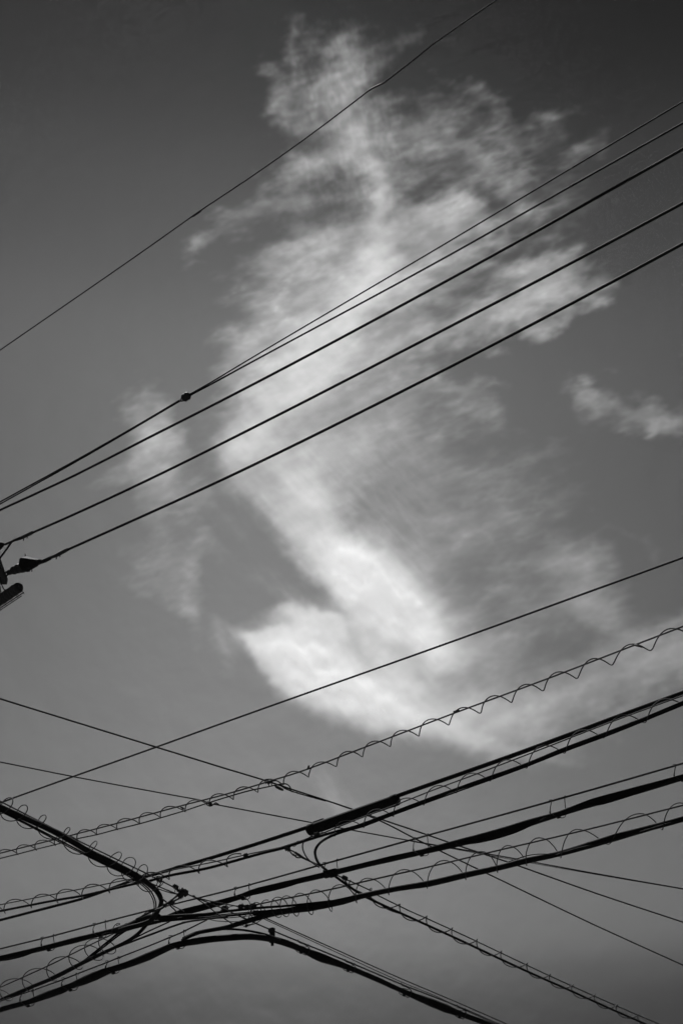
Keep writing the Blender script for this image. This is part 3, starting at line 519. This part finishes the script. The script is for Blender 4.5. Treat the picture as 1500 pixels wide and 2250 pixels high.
# ---------------------------------------------------------------- cloud density map
# puffs: x, y (position inside the cloud sheet), length sigma, width sigma, angle of the long axis in degrees, column cover
PUFFS = [
    # upper plume
    (650, 75, 50, 10, 82, .07), (652, 150, 46, 12, 80, .08), (612, 190, 40, 22, 60, .13), (592, 235, 30, 17, 75, .11),
    (630, 268, 40, 22, 20, .12), (665, 225, 40, 30, 80, .03), (748, 150, 46, 36, 80, .24), (735, 195, 40, 32, 40, .20),
    (700, 265, 45, 26, 20, .10), (745, 285, 40, 42, 90, .15), (755, 325, 44, 36, 70, .20), (720, 335, 50, 28, -30, .16),
    (660, 385, 60, 24, -32, .13), (590, 430, 60, 22, -30, .09), (520, 480, 60, 20, -35, .065), (455, 525, 45, 16, -40, .055),
    (430, 555, 26, 10, -60, .05), (820, 75, 110, 40, 5, .030), (930, 60, 60, 22, 10, .018), (800, 120, 60, 30, 40, .05),
    (860, 225, 70, 30, -10, .055), (930, 285, 90, 36, 10, .06), (990, 195, 46, 16, 30, .035), (1060, 228, 40, 11, 25, .06),
    (1095, 250, 26, 14, 60, .06), (850, 290, 60, 34, 20, .08), (940, 335, 70, 18, 12, .06), (1010, 335, 45, 16, 8, .10),
    (1050, 365, 50, 17, 14, .15), (1110, 385, 34, 20, 20, .14), (1130, 400, 22, 12, 0, .07), (1205, 290, 60, 14, -8, .05),
    (1250, 312, 50, 14, 8, .085), (1290, 300, 30, 10, -20, .04), (1090, 300, 60, 24, 10, .05), (1230, 260, 40, 10, -35, .03),
    (870, 385, 80, 30, 5, .07), (960, 405, 70, 24, 5, .055),
    (1000, 300, 130, 60, 10, .05), (900, 380, 120, 60, 10, .06), (1080, 420, 120, 50, 15, .05), (700, 450, 110, 60, -20, .05), (600, 520, 110, 50, -20, .04), (1180, 350, 120, 50, 20, .03), (640, 620, 90, 50, -20, .05),
    # spine
    (795, 360, 46, 24, 65, .22), (815, 400, 46, 20, 65, .22), (832, 435, 40, 17, 60, .15), (822, 480, 56, 24, 95, .27),
    (830, 545, 60, 36, 90, .28), (800, 560, 60, 50, 20, .14), (890, 500, 60, 24, 10, .16), (960, 480, 50, 18, -8, .17),
    (1020, 462, 34, 15, 0, .14), (1000, 500, 60, 20, -5, .13), (930, 530, 70, 28, -10, .18), (1060, 500, 40, 18, 10, .10),
    (1140, 430, 36, 12, 30, .07), (1160, 470, 36, 14, -10, .07), (1180, 520, 34, 14, -30, .05),
    (700, 500, 50, 22, 10, .09), (745, 530, 50, 24, 30, .12), (650, 560, 70, 20, -6, .12), (720, 555, 60, 18, 20, .08), (590, 585, 50, 16, -20, .08),
    # body
    (760, 620, 90, 46, 30, .16), (835, 600, 50, 24, 100, .18), (800, 650, 60, 26, 110, .18), (735, 745, 70, 28, 130, .20), (880, 600, 80, 36, 0, .13), (970, 570, 50, 28, -20, .10), (690, 640, 80, 40, -20, .12),
    (600, 640, 50, 26, -30, .07), (780, 690, 90, 60, -20, .32), (600, 720, 70, 36, -25, .15), (540, 760, 46, 30, -30, .10),
    (690, 745, 90, 44, -25, .36), (860, 660, 90, 28, -15, .15), (950, 640, 50, 28, -20, .07), (900, 720, 70, 30, -22, .13),
    (1000, 720, 80, 22, -22, .17), (1080, 690, 60, 22, -25, .20), (1150, 655, 50, 26, -20, .22), (1200, 620, 50, 32, -15, .24),
    (1255, 625, 36, 26, 15, .26), (1285, 640, 22, 18, 20, .12), (1180, 580, 46, 18, -10, .14), (1130, 610, 40, 18, -20, .13),
    (1220, 685, 50, 16, -10, .18), (1120, 700, 40, 18, -30, .12), (1040, 650, 40, 16, 10, .08), (1050, 585, 40, 20, 30, .10),
    (1050, 740, 46, 18, -30, .08), (960, 770, 60, 22, -20, .14),
    (660, 820, 90, 50, -35, .44), (590, 900, 70, 42, -50, .36), (560, 960, 56, 36, -70, .30), (720, 860, 80, 40, -25, .20),
    (800, 800, 80, 32, -25, .17), (870, 850, 70, 24, -20, .11), (800, 900, 70, 30, -20, .14), (940, 870, 60, 20, -20, .10),
    (980, 850, 46, 15, 15, .09), (1000, 900, 40, 22, 60, .09), (1050, 910, 26, 14, 20, .07), (1030, 850, 36, 12, 10, .05),
    (840, 950, 60, 26, -25, .18), (700, 950, 80, 40, -20, .24), (900, 960, 60, 36, 0, .08),
    (620, 1000, 70, 36, 30, .24), (540, 1020, 40, 34, 60, .16), (700, 1020, 60, 30, -40, .26), (780, 1000, 50, 26, -20, .18),
    (640, 1070, 50, 32, 60, .24), (700, 1090, 46, 38, -60, .36), (880, 1020, 90, 46, 0, .10), (760, 1060, 46, 30, -40, .14),
    (590, 1090, 56, 16, 48, .16), (640, 1150, 56, 22, 50, .26), (690, 1160, 56, 28, 60, .36), (715, 1120, 46, 24, 80, .28),
    # bright slanting limb
    (690, 1220, 60, 22, 45, .34), (745, 1215, 60, 34, 50, .55), (790, 1265, 66, 44, 48, .70), (840, 1310, 66, 46, 48, .85),
    (870, 1340, 70, 42, 45, .70), (905, 1385, 60, 32, 45, .65), (950, 1420, 50, 24, 40, .40), (760, 1310, 50, 18, 48, .45),
    (880, 1270, 50, 30, 60, .30), (830, 1200, 40, 28, 50, .22), (960, 1370, 40, 34, 50, .22), (900, 1240, 50, 40, 40, .08),
    (885, 1285, 60, 46, 50, .45), (930, 1365, 50, 40, 45, .40), (800, 1225, 55, 38, 50, .35), (965, 1420, 50, 34, 40, .25), (760, 1365, 46, 26, 50, .35), (785, 1415, 50, 30, 45, .40), (840, 1300, 70, 44, 48, .40), (1000, 1585, 80, 26, 8, .12), (1010, 1400, 60, 40, 40, .10),
    # lower lobe
    (690, 1440, 80, 48, 25, .50), (770, 1500, 80, 36, 22, .40), (840, 1530, 80, 34, 15, .30), (930, 1545, 90, 40, 10, .20), (1040, 1580, 100, 40, 5, .12), (540, 1405, 26, 10, 40, .30),
    (680, 1350, 36, 20, 0, .55), (640, 1375, 40, 24, -20, .50), (600, 1405, 44, 22, -10, .55), (650, 1425, 60, 36, 20, .75),
    (560, 1420, 34, 14, 45, .50), (590, 1465, 36, 16, 48, .55), (690, 1470, 70, 40, 25, .85), (650, 1500, 50, 22, 40, .55),
    (740, 1510, 80, 32, 25, .75), (720, 1400, 36, 30, 60, .45), (800, 1545, 80, 30, 20, .60), (830, 1490, 60, 30, 20, .45),
    (770, 1440, 46, 26, 50, .30), (800, 1390, 40, 22, 50, .35), (850, 1430, 44, 26, 30, .42), (740, 1365, 34, 14, 60, .25),
    (870, 1570, 70, 26, 15, .40), (900, 1520, 60, 26, 10, .36), (950, 1590, 70, 20, 12, .34), (1010, 1620, 60, 17, 14, .28),
    (1070, 1640, 50, 13, 14, .18), (1120, 1650, 40, 10, 10, .10), (1000, 1560, 70, 26, 5, .22), (960, 1460, 60, 24, -10, .26),
    (900, 1460, 44, 20, 30, .26), (1050, 1430, 60, 20, -18, .14), (1060, 1500, 60, 20, -15, .12), (1100, 1550, 60, 24, 5, .18),
    (1160, 1590, 60, 26, 0, .16), (1230, 1560, 60, 26, -15, .14), (1200, 1500, 110, 40, -15, .10), (1130, 1450, 60, 18, -20, .08),
    (1290, 1520, 90, 34, -18, .10), (1220, 1630, 50, 18, 0, .08),
    # right hand wisps
    (1250, 1230, 50, 28, 10, .10), (1290, 1290, 56, 36, 40, .12), (1330, 1350, 70, 34, 35, .11), (1260, 1330, 40, 24, 0, .05),
    (1380, 1420, 70, 20, -30, .09), (1450, 1380, 46, 10, -35, .08), (1440, 1460, 60, 24, -25, .12), (1490, 1430, 50, 20, -30, .10),
    (1400, 1490, 100, 40, -20, .08), (1430, 1210, 30, 12, 80, .03), (1370, 1170, 50, 10, 30, .02), (1540, 1390, 60, 30, -30, .09),
    (1280, 886, 28, 20, 30, .15), (1312, 903, 30, 18, 0, .10), (1360, 895, 54, 18, 8, .085), (1420, 905, 50, 24, 20, .11),
    (1400, 940, 40, 14, 10, .07), (1460, 930, 40, 18, -15, .07), (1540, 920, 60, 24, 10, .08), (1260, 840, 50, 16, 10, .015), (1400, 780, 70, 14, -12, .014),
    # left hand wisp
    (340, 900, 38, 28, 70, .12), (322, 960, 48, 30, 100, .15), (345, 1000, 50, 36, 60, .18), (290, 1030, 50, 20, -25, .08),
    (250, 1045, 40, 12, -10, .04), (380, 1055, 40, 26, 40, .09), (340, 1090, 46, 26, 80, .08), (395, 960, 36, 20, 70, .06),
    (350, 1150, 46, 22, 70, .08), (420, 1150, 36, 16, 40, .06), (320, 1230, 46, 24, 40, .05), (380, 1250, 46, 26, 70, .08),
    (420, 1260, 36, 14, 80, .06), (350, 1300, 46, 20, 30, .06), (410, 1340, 36, 12, 65, .07), (300, 1290, 36, 18, 20, .03),
    (490, 1400, 36, 14, 70, .08), (500, 1450, 46, 14, 80, .05), (440, 1400, 36, 20, 20, .03),
    # faint veils
    (1050, 1060, 140, 50, -20, .055), (1000, 1200, 150, 70, -20, .095), (1150, 1330, 110, 60, -10, .06), (1160, 1180, 90, 60, 0, .03), (900, 1130, 60, 50, 0, .06), (720, 1720, 46, 22, 50, .05),
    (745, 1775, 46, 22, 40, .07), (690, 1790, 46, 16, 20, .03), (850, 1780, 60, 22, 20, .03), (560, 1250, 120, 14, 25, .03), (600, 1290, 90, 10, 25, .02),
    (1180, 1660, 80, 20, 5, .05), (1350, 1610, 90, 30, -10, .03), (500, 1130, 60, 20, 40, .05),
]
HOLES = [   # gaps that eat into the puffs
    (690, 430, 56, 24, -30, .35), (620, 485, 66, 22, -30, .35), (720, 480, 40, 22, 20, .2), (700, 1305, 40, 11, 45, .9), (725, 1340, 28, 8, 35, .45),
    (655, 1270, 40, 18, 42, .5), (610, 1360, 30, 10, 10, .6), (560, 1375, 30, 12, -20, .7), (790, 1425, 36, 13, 45, .32), (765, 1395, 26, 9, 60, .22), (880, 1440, 40, 12, 40, .35),
    (940, 680, 60, 10, -20, .4), (1030, 615, 40, 18, -10, .6), (990, 790, 60, 18, -25, .5), (1110, 1490, 60, 16, -15, .4),
    (1180, 1440, 70, 30, -10, .5), (940, 1530, 40, 10, 0, .3), (960, 300, 60, 14, 10, .35), (900, 430, 60, 14, 0, .25), (1000, 430, 60, 12, 5, .3), (850, 170, 60, 24, 40, .5), (600, 520, 50, 16, -10, .6),
    (540, 540, 60, 14, -20, .4), (820, 740, 60, 9, -25, .35), (640, 690, 46, 9, -30, .35), (470, 940, 40, 18, 80, .5), (860, 780, 60, 9, -22, .3), (1080, 640, 40, 12, -20, .5), (640, 130, 20, 20, 0, .3),
]

def spectral(n, m, beta, seed, stretch=1.0, ang=0.0, scale=300.0):
    """periodic fractal field, unit variance: features up to `scale` cells, stretched along ang (degrees) if stretch > 1"""
    rng = np.random.default_rng(seed)
    f = np.fft.rfft2(rng.standard_normal((n, m)))
    ky = np.fft.fftfreq(n)[:, None]; kx = np.fft.rfftfreq(m)[None, :]
    a = math.radians(ang); c, s = math.cos(a), math.sin(a)
    k2 = ((kx*c + ky*s)*stretch)**2 + (-kx*s + ky*c)**2
    k0 = 1.0/scale
    f *= (k2 + k0*k0)**(-beta/2)*np.exp(-k2*1.2)
    g = np.fft.irfft2(f, s=(n, m)); g -= g.mean()
    return g/g.std()

def smooth(a, b, x):
    t = np.clip((x-a)/(b-a), 0, 1); return t*t*(3-2*t)

CX0, CX1, CY0, CY1, CSTEP = -500, 1900, -260, 2700, 3.0
def cloud_cover():
    W = int((CX1-CX0)/CSTEP); H = int((CY1-CY0)/CSTEP)
    X, Y = np.meshgrid(CX0 + (np.arange(W)+.5)*CSTEP, CY0 + (np.arange(H)+.5)*CSTEP)
    n1 = spectral(H, W, 2.6, 11, 1, 0, 70); n2 = spectral(H, W, 2.6, 12, 1, 0, 70)            # broad warp
    n3 = spectral(H, W, 2.0, 13, 1.8, -20, 18); n4 = spectral(H, W, 2.0, 14, 1.8, -20, 18)    # fine warp
    fw = 2.5 + 3.5*smooth(1250, 800, Y)
    bw = 6 + 7*smooth(1200, 850, Y)
    Xw = X + bw*n1 + fw*n3; Yw = Y + bw*n2 + fw*n4
    def blobs(L, shape=1.0):
        P = np.zeros_like(X)
        for (x, y, sl, sw, an, am) in L:
            a = math.radians(an); c, s = math.cos(a), math.sin(a); r = 3.2*max(sl, sw)+60
            i0 = max(0, int((x-r-CX0)/CSTEP)); i1 = min(W, int((x+r-CX0)/CSTEP)); j0 = max(0, int((y-r-CY0)/CSTEP)); j1 = min(H, int((y+r-CY0)/CSTEP))
            if i1 <= i0 or j1 <= j0: continue
            dx = Xw[j0:j1, i0:i1]-x; dy = Yw[j0:j1, i0:i1]-y
            q = ((dx*c+dy*s)/sl)**2 + ((-dx*s+dy*c)/sw)**2
            if y < 430: am = am*.66
            elif y < 960: am = am*.93
            if y < 400 and am > .02 and max(sl, sw) < 70: sl = sl*1.12; sw = sw*1.12
            g = am*np.exp(-.5*q) if am < .42 else am*np.exp(-.42*q**1.45)       # the dense lobes have firmer edges
            P[j0:j1, i0:i1] = 1-(1-P[j0:j1, i0:i1])*(1-g)                      # puffs overlap like layers of cover
        return P
    P = blobs(PUFFS); Hh = blobs(HOLES)
    d1 = spectral(H, W, 2.0, 21, 2.2, -20, 34); d2 = spectral(H, W, 1.7, 22, 2.2, -12, 11); d3 = spectral(H, W, 2.0, 23, 3.6, 47, 24)
    d5 = spectral(H, W, 1.7, 25, 3.0, 47, 12)
    fib = lambda g: .7-1.6*np.abs(g)*np.exp(-.12*g*g)                         # fibres: ridges of a stretched field
    r1 = fib(spectral(H, W, 1.8, 31, 3.2, -22, 30)); r2 = fib(spectral(H, W, 1.8, 32, 3.4, 44, 26)); r3 = fib(spectral(H, W, 1.8, 33, 2.4, 75, 26))
    thin = 1-.85*smooth(.12, .62, P)
    up = np.maximum(smooth(1150, 800, Y), .8*smooth(520, 430, X))             # the upper part is more torn than the lower
    stem = np.exp(-.5*((X-760)/110)**2)*smooth(620, 380, Y)                   # fibres stand upright in the plume
    right = smooth(880, 1010, X)
    low = (1-right)*(.10*d3 + .08*d1 + .05*d5 + .16*r2) + right*(.16*d1 + .05*d2 + .17*r1)
    det = up*(.24*d1 + .08*d2 + .20*((1-stem)*r1 + stem*r3)) + (1-up)*low
    torn = 1 + .9*(1-smooth(.02, .22, P))                                      # the thinner, the more torn
    P = P*(1 - .8*Hh)
    m = P*np.exp(thin*det*torn + (1-thin)*.05*(d3+d1) - .05)
    m = m - .016*(1-smooth(0, .10, m))                                         # frays thin edges
    m = np.clip(m, 0, .985)
    added_veil = .12*np.exp(-.5*((X-650)/420)**2 - .5*((Y-1550)/700)**2)   # thin haze added to brighten the middle, mimicking lens falloff
    m = 1-(1-m)*(1-added_veil)
    edge = smooth(CX0, CX0+150, X)*smooth(CX1, CX1-150, X)*smooth(CY0, CY0+120, Y)*smooth(CY1, CY1-120, Y)
    return np.clip(m, 0, .985)*edge, W, H

# ---------------------------------------------------------------- the cloud: a real scattering volume three kilometres away
def build_clouds():
    cover, W, H = cloud_cover()
    D = 3000.0
    cen = C_POS + ray(750, 950)*D
    en = math.radians(PITCH + 6)                        # the layer leans away from the viewer, as a cloud layer does
    ez = Vector((0, math.cos(en), math.sin(en))); ex = Vector((1, 0, 0)); ey = ez.cross(ex)
    R = Matrix((ex, ey, ez)).transposed()
    # extent of the layer
    pts = []
    for px, py in ((CX0+6, CY0+6), (CX1-6, CY0+6), (CX0+6, CY1-6), (CX1-6, CY1-6)):
        d = ray(px, py); t = (cen-C_POS).dot(ez)/d.dot(ez); q = C_POS + d*t - cen
        pts.append((q.dot(ex), q.dot(ey)))
    x0, x1 = min(p[0] for p in pts), max(p[0] for p in pts); y0, y1 = min(p[1] for p in pts), max(p[1] for p in pts)
    NX = 830; NY = int(NX*(y1-y0)/(x1-x0)*1.05); NZ = 18; TH = 60.0
    gx = x0 + (np.arange(NX)+.5)*(x1-x0)/NX; gy = y0 + (np.arange(NY)+.5)*(y1-y0)/NY
    GX, GY = np.meshgrid(gx, gy)
    v = cen - C_POS
    PX = v.x + GX*ex.x + GY*ey.x; PY = v.y + GX*ex.y + GY*ey.y; PZ = v.z + GX*ex.z + GY*ey.z
    dep = PX*C_FWD.x + PY*C_FWD.y + PZ*C_FWD.z
    u = 750 + FPX*PX/dep; w = 1125 - FPX*(PX*C_UP.x + PY*C_UP.y + PZ*C_UP.z)/dep
    fi = (u-CX0)/CSTEP-.5; fj = (w-CY0)/CSTEP-.5
    ok = (fi >= 0) & (fj >= 0) & (fi < W-1) & (fj < H-1)
    fi = np.clip(fi, 0, W-1.001); fj = np.clip(fj, 0, H-1.001); i = fi.astype(int); j = fj.astype(int); a = fi-i; b = fj-j
    c = (cover[j, i]*(1-a) + cover[j, i+1]*a)*(1-b) + (cover[j+1, i]*(1-a) + cover[j+1, i+1]*a)*b
    c = np.where(ok, c, 0)
    c = np.interp(.88*c, [0, .133, .408, .65, .78, .833, .86], [0, .1, .3, .5, .65, .75, .80])   # dense vapour shades itself: cover that gives the wanted brightness
    tau = -np.log(1-c)
    half = TH*(.27 + .25*np.clip(tau/1.6, 0, 1))        # the denser, the thicker
    mid = TH*.07*spectral(NY, NX, 2.4, 41, 1, 0, 60)              # and the layer undulates
    dens = 500*tau/(half*1.333)
    me = bpy.data.meshes.new('clouds'); me.vertices.add(NX*NY)
    co = np.stack([GX, GY, np.zeros_like(GX)], -1).astype(np.float32)
    me.vertices.foreach_set('co', co.ravel())
    for nm, arr in (('dens', dens), ('half', half), ('mid', mid)):
        at = me.attributes.new(nm, 'FLOAT', 'POINT'); at.data.foreach_set('value', arr.astype(np.float32).ravel())
    o = bpy.data.objects.new('clouds', me); COL.objects.link(o)
    o.matrix_world = Matrix.Translation(cen) @ R.to_4x4()
    # geometry nodes: fill a box with the density field
    ng = bpy.data.node_groups.new('cloud_volume', 'GeometryNodeTree')
    ng.interface.new_socket('Geometry', in_out='INPUT', socket_type='NodeSocketGeometry')
    ng.interface.new_socket('Geometry', in_out='OUTPUT', socket_type='NodeSocketGeometry')
    N, L = ng.nodes, ng.links
    gi = N.new('NodeGroupInput'); go = N.new('NodeGroupOutput')
    pos = N.new('GeometryNodeInputPosition'); sep = N.new('ShaderNodeSeparateXYZ'); L.new(pos.outputs[0], sep.inputs[0])
    def mth(op, *args):
        n = N.new('ShaderNodeMath'); n.operation = op
        for k, val in enumerate(args):
            if hasattr(val, 'type'): L.new(val, n.inputs[k])
            else: n.inputs[k].default_value = val
        return n.outputs[0]
    fx = mth('MULTIPLY_ADD', sep.outputs[0], NX/(x1-x0), -x0*NX/(x1-x0)-.5); fy = mth('MULTIPLY_ADD', sep.outputs[1], NY/(y1-y0), -y0*NY/(y1-y0)-.5)
    ix = mth('MINIMUM', mth('MAXIMUM', mth('ROUND', fx), 0.0), NX-1.0); iy = mth('MINIMUM', mth('MAXIMUM', mth('ROUND', fy), 0.0), NY-1.0)
    idx = mth('MULTIPLY_ADD', iy, float(NX), ix)
    toi = N.new('FunctionNodeFloatToInt'); toi.rounding_mode = 'ROUND'; L.new(idx, toi.inputs[0])
    def samp(nm):
        na = N.new('GeometryNodeInputNamedAttribute'); na.data_type = 'FLOAT'; na.inputs['Name'].default_value = nm
        s = N.new('GeometryNodeSampleIndex'); s.data_type = 'FLOAT'; s.domain = 'POINT'; s.clamp = True
        L.new(gi.outputs[0], s.inputs['Geometry']); L.new(na.outputs['Attribute'], s.inputs['Value']); L.new(toi.outputs[0], s.inputs['Index'])
        return s.outputs[0]
    q = mth('DIVIDE', mth('SUBTRACT', sep.outputs[2], samp('mid')), samp('half'))
    prof = mth('MAXIMUM', mth('SUBTRACT', 1.0, mth('MULTIPLY', q, q)), 0.0)       # parabola across the layer
    den = mth('MULTIPLY', prof, samp('dens'))
    vc = N.new('GeometryNodeVolumeCube')
    L.new(den, vc.inputs['Density'])
    vc.inputs['Min'].default_value = (x0, y0, -TH); vc.inputs['Max'].default_value = (x1, y1, TH)
    vc.inputs['Resolution X'].default_value = NX; vc.inputs['Resolution Y'].default_value = NY; vc.inputs['Resolution Z'].default_value = NZ*2
    mat = bpy.data.materials.new('cloud_vapour'); mat.use_nodes = True
    mn, ml = mat.node_tree.nodes, mat.node_tree.links
    for n in list(mn): mn.remove(n)
    mo = mn.new('ShaderNodeOutputMaterial'); pv = mn.new('ShaderNodeVolumePrincipled')
    pv.inputs['Color'].default_value = (1, 1, 1, 1); pv.inputs['Density'].default_value = 1/500; pv.inputs['Density Attribute'].default_value = 'density'
    pv.inputs['Anisotropy'].default_value = 0.35
    ml.new(pv.outputs[0], mo.inputs['Volume'])
    sm = N.new('GeometryNodeSetMaterial'); sm.inputs['Material'].default_value = mat
    L.new(vc.outputs[0], sm.inputs[0]); L.new(sm.outputs[0], go.inputs[0])
    me.materials.append(mat)
    md = o.modifiers.new('cloud_volume', 'NODES'); md.node_group = ng
    tag(o, 'torn white cloud curling down the middle of the dark sky', kind='stuff')
build_clouds()
